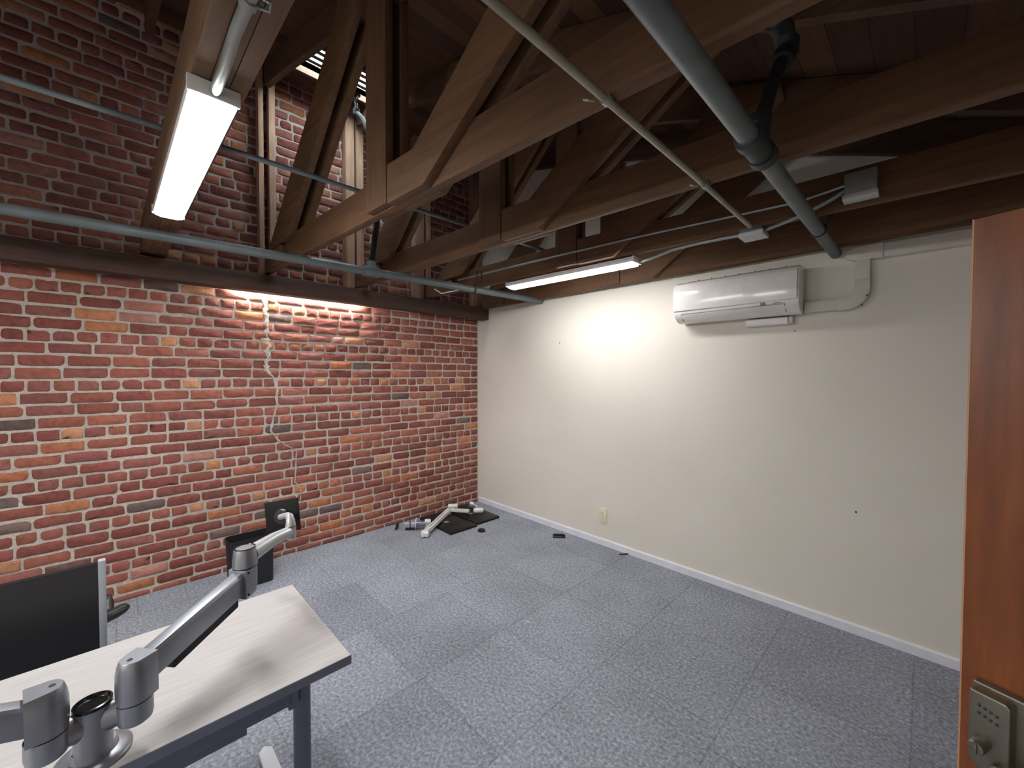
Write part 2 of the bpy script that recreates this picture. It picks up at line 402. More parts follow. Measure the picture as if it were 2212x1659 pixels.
# skylight: kerb, slats, glass
sk = struct(empty('window_1', (SX0, SY0, roof(SX0))))
def loc(o, p): o.parent = p; o.location = o.location - p.location; return o
def sl(x): return roof(x)
mb = MB()
mb.prism([(SX0-.035,SY0-.03,sl(SX0)-.05),(SX0,SY0-.03,sl(SX0)-.05),(SX0,SY0-.03,sl(SX0)+.055),(SX0-.035,SY0-.03,sl(SX0)+.055)], (0, SY1-SY0+.06, 0))
mb.prism([(SX1,SY0-.03,sl(SX1)-.03),(SX1+.035,SY0-.03,sl(SX1)-.03),(SX1+.035,SY0-.03,sl(SX1)+.055),(SX1,SY0-.03,sl(SX1)+.055)], (0, SY1-SY0+.06, 0))
for yy in (SY0-.035, SY1): mb.prism([(SX0,yy,sl(SX0)-.03),(SX1,yy,sl(SX1)-.03),(SX1,yy,sl(SX1)+.055),(SX0,yy,sl(SX0)+.055)], (0,.035,0))
loc(mb.build('frame', M['top'], smooth=0), sk)
for k in range(4):
    x = SX0 + .09 + k*.095
    loc(MB().obox((x, (SY0+SY1)/2, sl(x)+.030), (.013,0,.003), (0,(SY1-SY0)/2,0), (-.001,0,.005)).build('slat', M['dark_slot'], smooth=0), sk)
loc(MB().prism([(SX0,SY0,sl(SX0)+.056),(SX1,SY0,sl(SX1)+.056),(SX1,SY0,sl(SX1)+.062),(SX0,SY0,sl(SX0)+.062)], (0,SY1-SY0,0)).build('pane', M['glass'], smooth=0), sk)
# the neighbouring building seen through the skylight
struct(MB().box((-2.9, -6, 3.8), (-2.4, 4, 7.0)).build('wall_outside', M['stucco'], smooth=0))

# ------------------------------------------------------------------ ledger and wall studs
tag(MB().box((.075, -5.9, 2.292), (.205, -.004, 2.43)).build('ledger_beam', M['ledger'], bevel=.004), 'long dark wooden ledger beam along the top of the red brick wall', 'beam')
studs = [(-2.425,-2.388,'pale stud left of the skylit bricks, thinner of its pair, nearer the lit ceiling light'),
         (-2.348,-2.300,'pale stud at the left edge of the skylit bricks, right one of its pair'),
         (-1.708,-1.625,'wide pale stud at the right edge of the skylit bricks'),
         (-1.604,-1.535,'narrower stud just right of the skylit bricks behind the near truss post'),
         (-.965,-.85,'wide stud on the dark upper bricks behind the second truss'),
         (-.825,-.765,'thin dark stud right of the wide stud behind the second truss'),
         (-.165,-.02,'broad dim stud in the corner where brick and cream walls meet')]
for y0, y1, lb in studs:
    z1 = roof(.05) - .004
    tag(MB().box((.008, y0, 2.432), (.10, y1, z1)).build('wall_stud', M['stud'], bevel=.003), lb, 'stud', 'studs standing on the ledger')

# ------------------------------------------------------------------ roof trusses
ZB, ZT = 2.462, 2.652
def truss(a, ang, label, ends=(.07, 4.72), zb=ZB, zt=ZT, plies=(-1, 1), wide=False):
    t = tag(empty('roof_truss', (0, a, 0), ang), label, 'truss', 'wooden roof trusses')
    TH = .045
    o = MB().box((ends[0], 0, zb), (ends[1], TH, zt)).build('bottom_chord', M['timber_x'], t, bevel=.003)
    # curved top chord
    xs = lin(.13, 4.32, 14)
    prof = [(x, chord_low(x)) for x in xs] + [(x, roof(x)-.004) for x in reversed(xs)]
    mb = MB(); n = len(xs)
    vs = [(x, y, z) for y in (0, TH) for x, z in [(x, chord_low(x)) for x in xs] + [(x, roof(x)-.004) for x in xs]]
    fs = []
    for i in range(n-1):
        fs += [(i, i+1, n+i+1, n+i), (2*n+i, 3*n+i, 3*n+i+1, 2*n+i+1), (i, 2*n+i, 2*n+i+1, i+1), (n+i, n+i+1, 3*n+i+1, 3*n+i)]
    fs += [(0, n, 3*n, 2*n), (n-1, 3*n-1, 4*n-1, 2*n-1)]
    mb.add(vs, fs).build('top_chord', M['top'], t, smooth=0)
    for s in plies:
        y0, y1 = (-TH, -.001) if s < 0 else (TH+.001, 2*TH)
        d = (0, y1-y0, 0)
        P = lambda pts: [(x, y0, z) for x, z in pts]
        MB().prism(P([(1.90, zb+.006), (2.095, zb+.006), (2.095, roof(2.095)-.006), (1.90, roof(1.90)-.006)]), d).build('post', M['timber_z'], t, bevel=.003)
        MB().prism(P([(.33, 2.585), (.77, 2.612), (1.835, 3.646), (1.895, 3.75), (1.60, 3.80), (1.53, 3.66)]), d).build('diagonal', M['timber_d'], t, bevel=.003)
        MB().prism(P([(2.105, zb), (2.404, zb), (3.42, 3.112), (3.40, 3.22), (3.10, 3.30), (2.84, 2.998), (2.327, 2.648), (2.105, 2.652)]), d).build('diagonal', M['timber_d'], t, bevel=.003)
    if -1 in plies:
        MB().prism([(.40, -TH, zb+.01), (.60, -TH, zb+.01), (.60, -TH, 2.585), (.40, -TH, 2.575)], (0, TH-.001, 0)).build('block', M['timber_z'], t, bevel=.003)
    if wide:
        for y0 in (-TH, TH+.001): MB().box((ends[0], y0, zb), (ends[1], y0+TH-.001, zt)).build('side_chord', M['timber_x'], t, bevel=.003)
    return t
T0 = truss(-3.115, .012, 'roof truss directly above the big lit ceiling light on the left', wide=True, plies=())
T1 = truss(-2.395, .055, 'nearest full roof truss, its broad bottom beam crossing in front of the skylit bricks')
T2 = truss(-1.625, .055, 'second roof truss, between the nearest one and the one carrying the small lit light')
T3 = truss(-.835, .052, 'third roof truss carrying the far lit light and two steel boxes')
TB = truss(-5.345, 0, 'roof truss behind the viewer, carrying the added rear fill light', plies=())
T4 = truss(-.105, .0, 'last roof truss, dark, set close along the top of the cream wall', ends=(.215, 4.72), zb=2.412, zt=2.63, plies=(-1,))

# ------------------------------------------------------------------ pipes and conduits
def ycyl(p0, p1, r, m): pass
def along(p0, p1, y):
    f = (y-p0[1])/(p1[1]-p0[1]); return tuple(p0[i]+(p1[i]-p0[i])*f for i in range(3))
# long grey pipe near the brick wall, with its riser
A, B = (.78, -5.2, 2.412), (1.07, -.003, 2.412)
pr = tag(empty('sprinkler_pipe', along(A, B, -1.87)), 'long grey pipe beneath the roof trusses beside the brick wall ledger', 'pipe')
loc(MB().tube([A, B], .030, 18).build('pipe', M['pipe'], None), pr)
tp_ = along(A, B, -1.87)
loc(MB().tube([along(A,B,-1.93), along(A,B,-1.81)], .040, 18).tube([tp_, (tp_[0],tp_[1],2.49)], .037, 18).build('tee', M['pipe'], None), pr)
riser = [(tp_[0], tp_[1], 2.45), (.955, -1.80, 2.92), (.95, -1.82, 3.35), (.80, -1.86, 3.66), (.74, -1.88, 3.72)]
rs = loc(MB().tube(riser, .021, 14).build('riser', M['pipe_black'], None), pr)
hd = MB().lathe([(.026,0),(.026,.05),(.014,.06),(.012,.10)], (.74,-1.88,3.70), (0,0,1), 14)
hd.tube([(.74+.028*math.cos(a), -1.88, 3.825+.034*math.sin(a)) for a in lin(-1.2, PI+1.2, 12)], .005, 8).lathe([(.030,0),(.034,.004),(.01,.006)], (.74,-1.88,3.858), (0,0,1), 14)
hd = loc(hd.build('sprinkler_head', M['pipe_black'], None), pr)
hp = along(A, B, -.90)
hg = tag(empty('pipe_hanger', hp), 'small rusty hanger hooks holding the grey pipe under the third truss', 'hanger')
mb = MB().tube([(hp[0]+.036*math.cos(a), hp[1], hp[2]+.036*math.sin(a)) for a in lin(0, 2*PI, 18)], .005, 8)
loc(mb.build('ring', M['rust'], None), hg)
for dx, dy in ((-.02, .012), (.05, .012)):
    loc(MB().tube([(hp[0]+dx*.2, hp[1]+dy, hp[2]+.034), (hp[0]+dx, hp[1]+.05, hp[2]+.09), (hp[0]+dx+.004, hp[1]+.052, hp[2]+.16), (hp[0]+dx+.02, hp[1]+.052, hp[2]+.175)], .006, 8).build('hook', M['rust'], None), hg)
# big grey pipe to the right
A, B = (3.563, -5.2, 2.392), (3.563, -.003, 2.392)
pr = tag(empty('sprinkler_pipe', (3.563,-1.5,2.392)), 'thick grey pipe overhead on the right, running to the cream wall beside the air conditioner', 'pipe')
loc(MB().tube([A, B], .031, 20).build('pipe', M['pipe'], None), pr)
mb = MB()
for y in (-1.80, -1.655): mb.tube([(3.563,y-.022,2.392),(3.563,y+.022,2.392)], .045, 20)
mb.tube([(3.563,-1.80,2.392),(3.563,-1.655,2.392)], .039, 20).tube([(3.563,-1.73,2.392),(3.565,-1.70,2.50)], .037, 18)
loc(mb.build('tee', M['pipe_black'], None), pr)
loc(MB().tube([(3.563,-1.715,2.44),(3.575,-1.60,2.66),(3.585,-1.50,2.80)], .024, 16).build('riser', M['pipe_black'], None), pr)
mb = MB().tube([(3.585,-1.52,2.77),(3.59,-1.46,2.85),(3.59,-1.45,2.88)], .038, 16).tube([(3.59,-1.44,2.83),(3.585,-1.50,2.90),(3.575,-1.57,2.905)], .036, 16)
loc(mb.build('elbow', M['pipe_black'], None), pr)
loc(MB().tube([(3.58,-1.53,2.90),(3.55,-1.80,2.93),(3.54,-1.94,2.95)], .026, 16).build('branch', M['pipe'], None), pr)
for y in (-.60,):
    loc(MB().tube([(3.563+.034*math.cos(a), y, 2.392+.034*math.sin(a)) for a in lin(0, 2*PI, 18)], .004, 8).tube([(3.594,y,2.41),(3.63,y+.03,2.50)], .006, 8).build('strap', M['pipe_black'], None), pr)
# conduit under the chords to the junction box
cd = tag(empty('conduit', (3.29,-2.2,2.44)), 'thin dull metal conduit overhead crossing under two trusses to a small box', 'conduit')
loc(MB().tube([(3.29,-2.99,2.4494),(3.29,-2.6,2.4494),(3.29,-1.6,2.4494),(3.28,-.76,2.4490)], .0125, 14).build('tube', M['galv_dull'], None), cd)
for y in (-2.24, -1.46):
    mb = MB().tube([(3.29,y+.006,2.4494),(3.29,y+.03,2.4494)], .017, 14)
    mb.tube([(3.265,y-.012,2.444+.0),(3.258,y-.03,2.440),(3.246,y-.034,2.446),(3.242,y-.022,2.452)], .004, 8)
    loc(mb.build('clamp', M['galv'], None), cd)
# conduit resting on the bottom chords near the bricks
tag(MB().tube([(1.66,-5.2,2.665),(1.70,-2.3,2.665),(1.72,-.12,2.665)], .0125, 12).build('conduit', M['pipe']), 'slim conduit lying across the truss bottom beams in front of the skylit bricks', 'conduit')
# junction box under truss 3
jb = tag(empty('junction_box', (3.265,-.645,2.43)), 'small white junction box under the third truss where the thin conduit ends', 'box', 'junction boxes')
loc(MB().box((3.21,-.705,2.436), (3.325,-.585,2.4619)).build('box', M['dark_steel'], None, bevel=.002), jb)
loc(MB().box((3.205,-.71,2.412), (3.33,-.58,2.4355)).build('cover', M['box_white'], None, bevel=.003), jb)
jb = tag(empty('junction_box', (3.74,-.69,2.54)), 'larger grey junction box on the third truss, right of the thick pipe', 'box', 'junction boxes')
loc(MB().box((3.68,-.716,2.502), (3.80,-.641,2.605)).build('box', M['galv'], None, bevel=.002), jb)
loc(MB().box((3.674,-.73,2.478), (3.806,-.645,2.501)).build('cover', M['box_white'], None, bevel=.003), jb)
jb = tag(empty('junction_box', (3.27,-3.05,2.44)), 'junction box under the first truss where two conduits meet overhead', 'box', 'junction boxes')
loc(MB().box((3.212,-3.11,2.425), (3.33,-2.992,2.4619)).build('box', M['galv'], None, bevel=.002), jb)
# flexible and thin conduits along truss 3
tag(MB().tube([(2.535,-.595,2.43),(2.62,-.61,2.432),(2.70,-.62,2.442),(2.78,-.625,2.455),(2.95,-.64,2.4545),(3.10,-.645,2.449),(3.204,-.645,2.444)], .0105, 12).build('conduit', M['galv']), 'bright bent conduit linking the far lit light to the small white junction box', 'conduit')
mb = MB(); pth = [(3.331,-.65,2.445),(3.40,-.665,2.452),(3.48,-.685,2.462),(3.56,-.70,2.478),(3.63,-.705,2.505),(3.679,-.70,2.53)]
fine_ = []
for i in range(len(pth)-1):
    for k in range(10): fine_.append(tuple(pth[i][j]+(pth[i+1][j]-pth[i][j])*k/10 for j in range(3)))
fine_.append(pth[-1])
mb.tube(fine_, [.0105 + (.002 if i % 2 else 0) for i in range(len(fine_))], 10)
tag(mb.build('flexible_conduit', M['galv'], smooth=.9), 'ribbed flexible conduit passing above the thick pipe between the two junction boxes', 'conduit')
tag(MB().tube([(.72,-.855,2.556),(1.6,-.81,2.556),(2.6,-.757,2.553),(3.2,-.726,2.538),(3.5,-.715,2.53),(3.68,-.71,2.552)], .008, 10).build('conduit', M['galv']), 'long thin conduit along the side of the third truss above the far lit light', 'conduit')
tag(MB().tube([(.42,-.93,2.50),(.50,-.90,2.447),(.70,-.87,2.452),(.95,-.855,2.456)], .006, 8).build('cable', M['white_plastic']), 'short white cable dangling from the third truss behind the grey pipe', 'cable')

# ------------------------------------------------------------------ ceiling lights
def batten(x0, x1, yc, zb, ang, label, mat='led', hw=.058):
    t = tag(empty('ceiling_light', ((x0+x1)/2, yc, zb), ang), label, 'light', 'lit batten ceiling lights')
    h = (x1-x0)/2
    prof = [(-hw*1.02,.018),(-hw*1.08,.03),(-hw,.055),(hw,.055),(hw*1.08,.03),(hw*1.02,.018)]
    MB().prism([(-h, y, z) for y, z in prof], (2*h,0,0)).build('housing', M['white_plastic'], t, bevel=.003)
    d = [(-hw*.96,.0178),(-hw*.9,.006),(-hw*.55,0),(hw*.55,0),(hw*.9,.006),(hw*.96,.0178)]
    MB().prism([(-h+.012, y, z) for y, z in d], (2*h-.024,0,0)).build('diffuser', M[mat], t, smooth=.9)
    for s in (-1, 1):
        MB().prism([(s*h, y*1.0, z) for y, z in [(-hw*1.1,.014),(-hw*1.1,.058),(hw*1.1,.058),(hw*1.1,.014)]], (s*.012,0,0)).build('end_cap', M['white_plastic'], t, bevel=.003)
    MB().box((-h-.022, hw*.5, .018), (-h-.012, hw*.8, .04)).build('clip', M['galv'], t, bevel=.001)
    return t
batten(1.30, 2.52, -3.083, 2.400, .012, 'large lit ceiling light at upper left under the truss above the table')
batten(1.30, 2.52, -.655, 2.400, .05, 'smaller looking lit ceiling light, far one beside the cream wall', 'led_far')
batten(2.40, 3.62, -5.32, 2.400, 0, 'added unseen fill light behind the viewer, on the rearmost roof truss', 'led_fill')  # unseen fixture added to brighten the far wall and door
cd = tag(empty('conduit', (2.7,-3.08,2.43)), 'grey flexible conduit leaving the near end of the large lit light', 'conduit')
loc(MB().tube([(2.534,-3.075,2.432),(2.66,-3.072,2.433),(2.80,-3.073,2.442),(2.92,-3.068,2.444),(3.05,-3.066,2.444),(3.21,-3.064,2.444)], .0135, 14).build('tube', M['galv'], None), cd)
mb = MB().tube([(2.905,-3.069,2.444),(2.93,-3.068,2.444)], .0185, 14).tube([(2.915,-3.048,2.444),(2.925,-3.03,2.44),(2.935,-3.03,2.452),(2.93,-3.042,2.458)], .004, 8)
loc(mb.build('clamp', M['galv'], None), cd)
ws = tag(empty('strip_light', (.04,-2.07,2.33)), 'slim lit strip tucked behind the ledger, washing the top of the brick wall', 'light')
loc(MB().box((.014,-2.62,2.336), (.0748,-1.52,2.352)).build('housing', M['galv'], None), ws)
loc(MB().box((.018,-2.60,2.329), (.046,-1.54,2.3355)).build('diffuser', M['led_wash'], None), ws)

# ------------------------------------------------------------------ air conditioner
ac = tag(empty('air_conditioner', (3.005,-.002,2.02)), 'white wall mounted split air conditioner on the cream wall', 'air conditioner')
X0, X1 = 2.607, 3.408
prof = [(-.002,2.024),(-.002,2.326),(-.10,2.33),(-.16,2.324),(-.185,2.31),(-.196,2.285),(-.20,2.10),(-.196,2.085),(-.185,2.062),(-.15,2.035),(-.105,2.02)]
loc(MB().prism([(X0,y,z) for y, z in prof], (X1-X0,0,0)).build('body', M['ac_white'], None, bevel=.006), ac)
fp = [(-.199,2.302),(-.209,2.285),(-.216,2.24),(-.2175,2.19),(-.2155,2.14),(-.211,2.106),(-.200,2.104)]
loc(MB().prism([(X0-.001,y,z) for y, z in fp], (X1-X0-.008,0,0)).build('front_panel', M['ac_white'], None, bevel=.003, smooth=.5), ac)
fl_ = loc(MB().prism([(X0+.062,-.1985,2.074),(X0+.062,-.1925,2.078),(X0+.062,-.150,2.0395),(X0+.062,-.155,2.0335)], (X1-X0-.14,0,0)).build('louver', M['white_plastic'], None, bevel=.002), ac)
mb = MB()
for (a_, b_) in (((X0+.058,-.1995,2.0805),(X1-.074,-.1955,2.083)),): mb.box(a_, b_)
mb.prism([(X0+.054,-.197,2.079),(X0+.054,-.191,2.082),(X0+.054,-.148,2.037),(X0+.054,-.153,2.031)], (.004,0,0)).prism([(X1-.078,-.197,2.079),(X1-.078,-.191,2.082),(X1-.078,-.148,2.037),(X1-.078,-.153,2.031)], (.004,0,0))
loc(mb.build('louver_gap', M['grey_line'], None), ac)
loc(MB().box((X1-.212,-.2045,2.085), (X1-.186,-.199,2.101)).build('display_window', M['black_gloss'], None), ac)
mb = MB()
for i, w in enumerate((.004,.007,.007,.006,.007,.005)): mb.box((X1-.145+i*.0095,-.2025,2.0905+.002*(i==0)), (X1-.145+i*.0095+w,-.2005,2.0945+.001*(i % 2)))
mb.box((X1-.148,-.2025,2.0885), (X1-.088,-.2005,2.0895))
loc(mb.build('lettering', M['grey_line'], None), ac)
mb = MB()
for k in range(7): mb.box((X0+.08+k*.093,-.165,2.3255), (X0+.165+k*.093,-.10,2.3335))
loc(mb.build('intake_grille', M['duct'], None), ac)
# pump box below
pb = tag(empty('drain_pump', (3.20,-.002,1.99)), 'small white rounded drain pump box just below the air conditioner', 'pump')
loc(MB().box((3.065,-.066,1.964), (3.325,-.002,2.012)).build('case', M['white_plastic'], None, bevel=.012, seg=3), pb)
loc(MB().box((3.326,-.060,1.967), (3.35,-.002,2.014)).build('end_cap', M['duct'], None, bevel=.010, seg=3), pb)
# line-set cover: out of the unit, round the bend, up and along the top of the wall
lc = tag(empty('pipe_cover', (3.69,-.002,2.06)), 'off white plastic pipe cover bending up from the air conditioner to the wall top', 'pipe cover')
def cov(mb, a, b): return mb.box(a, b)
loc(MB().box((3.409,-.055,2.028), (3.585,-.002,2.098)).build('lower_run', M['duct'], None, bevel=.008), lc)
pts = []
for a in lin(-PI/2, 0, 8): pts.append((3.612+.123*math.cos(a), 2.146+.123*math.sin(a)))
pts += [(3.735,2.20),(3.662,2.20)]
for a in lin(0, -PI/2, 6): pts.append((3.627+.035*math.cos(a), 2.133+.035*math.sin(a)))
pts += [(3.58,2.098),(3.58,2.023)]
loc(MB().prism([(x,-.060,z) for x, z in pts], (0,.058,0)).build('elbow', M['duct'], None, bevel=.004), lc)
loc(MB().box((3.664,-.055,2.195), (3.733,-.002,2.335)).build('riser', M['duct'], None, bevel=.006), lc)
loc(MB().prism([(3.612,-.060,2.345),(3.66,-.060,2.318),(3.742,-.060,2.318),(3.79,-.060,2.312),(3.79,-.060,2.402),(3.66,-.060,2.402),(3.62,-.060,2.372)], (0,.058,0)).build('joint', M['duct'], None, bevel=.005), lc)
loc(MB().box((3.785,-.052,2.318), (4.86,-.002,2.398)).build('upper_run', M['duct'], None, bevel=.006), lc)
for (x, z) in ((3.70,2.045),(3.722,2.10)): loc(MB().lathe([(.005,0),(.005,.003)], (x,-.0595,z), (0,-1,0), 10).build('screw', M['nail'], None), lc)
# wall outlet
ou = tag(empty('wall_outlet', (1.855,-.001,.285)), 'ivory duplex power outlet low on the cream wall', 'outlet')
loc(MB().box((1.814,-.008,.215), (1.898,-.001,.352)).build('plate', M['ivory'], None, bevel=.003), ou)
for z in (.304, .262):
    so = loc(MB().lathe([(.017,0),(.017,.002),(.0155,.0035)], (1.856,-.0078,z), (0,-1,0), 18).build('socket', M['ivory'], None), ou)
    mb = MB().box((1.848,-.0125,z+.001), (1.850,-.0112,z+.010)).box((1.861,-.0125,z+.001), (1.863,-.0112,z+.009)).lathe([(.0025,0),(.0025,.001)], (1.856,-.0113,z-.008), (0,-1,0), 8)
    s2 = mb.build('slot', M['dark_slot'], None); s2.parent = so; s2.matrix_parent_inverse = Matrix.Translation(ou.location); s2.location = -ou.location
    s2.matrix_parent_inverse = Matrix.Identity(4); s2.location = (0,0,0)

# ------------------------------------------------------------------ door, swung open on the right
E0 = V(4.041, -1.986, 0); DU = V(.9376, -.3477, 0); DN = V(-.3477, -.9376, 0)   # along leaf, towards camera
dr = empty('door_1', E0, math.atan2(DU.y, DU.x)); struct(dr)       # local: x along leaf, -y faces the camera
MB().box((.003,.0,.012), (.86,.044,1.95)).build('leaf', M['door'], dr, bevel=.002)
MB().box((.0,.001,.012), (.003,.043,1.95)).build('edge_strip', M['door_edge'], dr)
lk = MB()
bz0, bz1 = .800, .985
front = [(.020,bz1),(.112,bz1),(.112,bz0),(.060,bz0),(.020,bz0+.035)]
# body: flat shoulder at the left, swelling out towards the middle
lk.prism([(x,-.022,z) for x, z in [(.017,.984),(.112,.984),(.112,.795),(.045,.80),(.017,.832)]], (0,.0215,0))
lk.prism([(x,-.050,z) for x, z in [(.021,.978),(.072,.978),(.078,.970),(.078,.812),(.050,.806),(.021,.834)]], (0,.030,0))
lb = lk.build('lock_body', M['nickel'], dr, bevel=.007, seg=4); part(lb, 'satin nickel push button lock body'); lb.location.x = .009
def sub(o, p): o.parent = p; return o
for (x, z) in ((.036,.952),(.044,.950),(.052,.948),(.060,.946),(.036,.936),(.044,.934),(.052,.932),(.060,.930)):
    sub(MB().lathe([(.0026,0),(.0026,.002),(.0012,.003)], (x,-.0495,z), (0,-1,0), 10).build('button', M['pipe_black'], None), lb)
sub(MB().lathe([(.0125,0),(.0125,.030),(.0110,.034)], (.042,-.049,.880), (0,-1,0), 24).box((.0395,-.088,.870), (.0445,-.078,.890)).build('thumb_turn', M['nickel'], None, bevel=.001), lb)
lv = MB().lathe([(.017,0),(.017,.012),(.012,.016),(.010,.04)], (.070,-.049,.838), (0,-1,0), 20)
lv.tube([(.070,-.084,.838),(.10,-.088,.832),(.15,-.084,.822),(.185,-.070,.818)], [.0095,.011,.010,.008], 12)
sub(lv.build('lever', M['nickel'], None), lb)
for z in (.22, .98, 1.75): MB().tube([(.863,-.004,z-.045),(.863,-.004,z+.045)], .007, 10).build('hinge', M['nickel'], dr)
trm = MB().box((XR-.012, D0-.07, 0), (XR-.001, D0, DZ+.07)).box((XR-.012, D1+.0, 0), (XR-.001, D1+.07, DZ+.07)).box((XR-.012, D0, DZ), (XR-.001, D1, DZ+.07))
struct(trm.build('trim_1', M['door_edge'], smooth=0))

# ------------------------------------------------------------------ table
tb = tag(empty('desk', (2.435,-3.5,0)), 'pale wood topped desk with slate edge and grey metal legs at lower left', 'desk')
TX0, TX1, TY0, TY1, TZ = 2.139, 2.733, -4.28, -2.776, .74
loc(MB().box((TX0+.0015,TY0+.0015,TZ-.027), (TX1-.0015,TY1-.0015,TZ)).build('tabletop', M['laminate'], None), tb)
mb = MB().box((TX0-.0005,TY0,TZ-.028), (TX0+.001,TY1,TZ-.0006)).box((TX1-.001,TY0,TZ-.028), (TX1+.0005,TY1,TZ-.0006)).box((TX0,TY1-.001,TZ-.028), (TX1,TY1+.0005,TZ-.0006)).box((TX0,TY0-.0005,TZ-.028), (TX1,TY0+.001,TZ-.0006))
loc(part(mb.build('edge_band', M['slate_edge'], None), 'slate grey edge band'), tb)
for yy in (-2.865, -4.19):
    def oval(cx, cy, rx, ry, n=24): return [(cx+rx*math.copysign(abs(math.cos(2*PI*k/n))**.7, math.cos(2*PI*k/n)), cy+ry*math.copysign(abs(math.sin(2*PI*k/n))**.7, math.sin(2*PI*k/n))) for k in range(n)]
    lg = loc(MB().prism([(x,y,.03) for x, y in oval(2.545,yy,.030,.024)], (0,0,.68)).build('leg', M['table_metal'], None), tb)
    mb = MB().prism([(x,y,.012) for x, y in [(2.06,yy-.026),(2.035,yy),(2.06,yy+.026),(2.545,yy+.032),(2.80,yy+.026),(2.825,yy),(2.80,yy-.026),(2.545,yy-.032)]], (0,0,.026))
    loc(part(mb.build('foot', M['foot_white'], None, bevel=.006, seg=3), 'pale grey foot bar'), tb)
    loc(MB().box((2.22,yy-.02,TZ-.052), (2.66,yy+.02,TZ-.0285)).build('top_bracket', M['table_metal'], None, bevel=.003), tb)
    sg = 1 if yy < -3.5 else -1
    loc(MB().box((2.552,yy+sg*.022,.555), (2.592,yy+sg*.052,.685)).build('beam_bracket', M['table_metal'], None, bevel=.004), tb)
mb = MB().prism([(2.562,-4.14,.575),(2.598,-4.14,.575),(2.598,-4.14,.632),(2.592,-4.14,.632),(2.592,-4.14,.646),(2.562,-4.14,.646)], (0,1.225,0)).box((2.566,-4.02,.553), (2.594,-3.03,.577))
loc(mb.build('cross_beam', M['table_metal'], None, bevel=.002), tb)

# ------------------------------------------------------------------ dual monitor arm standing on the desk
ma = tag(empty('monitor_mount', (2.662,-3.340,TZ)), 'silver dual monitor arm clamped to the desk, one arm raised with a black plate', 'monitor arm')
def L(o): return loc(o, ma)
L(MB().lathe([(.066,.0005),(.066,.006),(.060,.011),(.042,.014),(.037,.030)], (2.655,-3.340,TZ), n=36).build('base_plate', M['silver'], None))
pc = (2.664,-3.340)
L(MB().lathe([(.0355,.012),(.033,.03),(.032,.10),(.033,.126)], (pc[0],pc[1],TZ), n=32).build('post', M['silver'], None))
L(MB().lathe([(.034,.1262),(.0335,.133),(.0300,.134),(.0285,.129),(.020,.121),(.004,.118)], (pc[0],pc[1],TZ), n=32).build('post_cap', M['black_gloss'], None))
ja = V(2.690,-3.270,0); jb_ = V(2.688,-3.408,0)
def yoke(j):
    a = V(pc[0], pc[1], .828); b_ = V(j.x, j.y, .828); d = b_ - a; mb = MB()
    mb.tube([a + d*.25 + V(0,0,.004), a + d*.6 + V(0,0,.006), b_ + V(0,0,.004)], [.024,.021,.024], 18, flat=1.45)
    return L(mb.build('yoke', M['silver'], None))
yoke(ja); yoke(jb_)
def joint(j, z0=.803, z1=.858, z2=.955):
    cup = L(MB().lathe([(.024,0),(.031,.006),(.0335,.018),(.033,z1-z0-.002)], (j.x,j.y,z0), n=30).build('joint_cup', M['silver'], None))
    L(MB().lathe([(.031,0),(.031,.0025)], (j.x,j.y,z1-.002), n=30).build('joint_ring', M['black_matte'], None))
joint(ja); joint(jb_)
def head(j, dirv, z1=.859, z2=.955):
    """knuckle: half round at the back, flat cheeks towards the arm"""
    d = V(dirv.x, dirv.y, 0).normalized(); w = V(-d.y, d.x, 0); r = .0335
    prof = []
    for a in lin(PI/2, 3*PI/2, 12): prof.append((r*math.cos(a), r*math.sin(a)))
    prof += [(.030,-r*.92),(.030,r*.92)]
    vs = []; n = len(prof); layers = [(z1,1.0),(z1+.03,1.04),(z1+.065,1.02),(z2-.016,.95),(z2-.003,.84),(z2,.78)]
    for z, s in layers: vs += [j + d*(p[0]*(s if p[0] < 0 else 1)) + w*(p[1]*(s if p[0] < .02 else .96)) + V(0,0,z) for p in prof]
    fs = [tuple(range(n))[::-1], tuple(range((len(layers)-1)*n, len(layers)*n))]
    for i in range(len(layers)-1):
        for k in range(n): fs.append((i*n+k, i*n+(k+1)%n, (i+1)*n+(k+1)%n, (i+1)*n+k))
    h = L(MB().add(vs, fs).build('knuckle', M['silver'], None, smooth=.5))
    c = j - d*.010 + V(0,0,z2-.001)
    s_ = MB().lathe([(.0055,0),(.0055,.0016)], c, n=14).build('socket_hole', M['dark_slot'], None)
    s_.parent = h; s_.location = (0,0,0)
    return d, w
def bar(p0, p1, hw=.021, hh=.031, name='arm'):
    p0, p1 = Vector(p0), Vector(p1); d = (p1-p0).normalized(); w = d.cross(V(0,0,1)).normalized(); u = V(0,0,1)
    # channel with rounded top, ends cut vertical
    prof = [(-hw,-hh),(hw,-hh),(hw,hh*.72),(hw*.72,hh),(-hw*.72,hh),(-hw,hh*.72)]
    vs = [p + w*a + u*b_ for p in (p0, p1) for a, b_ in prof]
    n = 6; fs = [tuple(range(n))[::-1], tuple(range(n,2*n))] + [(k,(k+1)%n,n+(k+1)%n,n+k) for k in range(n)]
    return MB().add(vs, fs).build(name, M['silver'], None, bevel=.002), d, w
EL = V(2.483,-3.008,0)
d0 = (EL - ja); d, w = head(ja, d0)
a0 = ja + d*.027 + V(0,0,.9185); a1 = EL - d*.030 + V(0,0,.972)
b_, dd, ww = bar(a0, a1, .021, .0335); L(b_)
cc = (a0*.42 + a1*.58); cov_ = MB().obox(cc + V(0,0,-.046), dd*.105, ww*.014, V(0,0,.016)).build('cable_cover', M['black_matte'], None, bevel=.003); L(cov_)
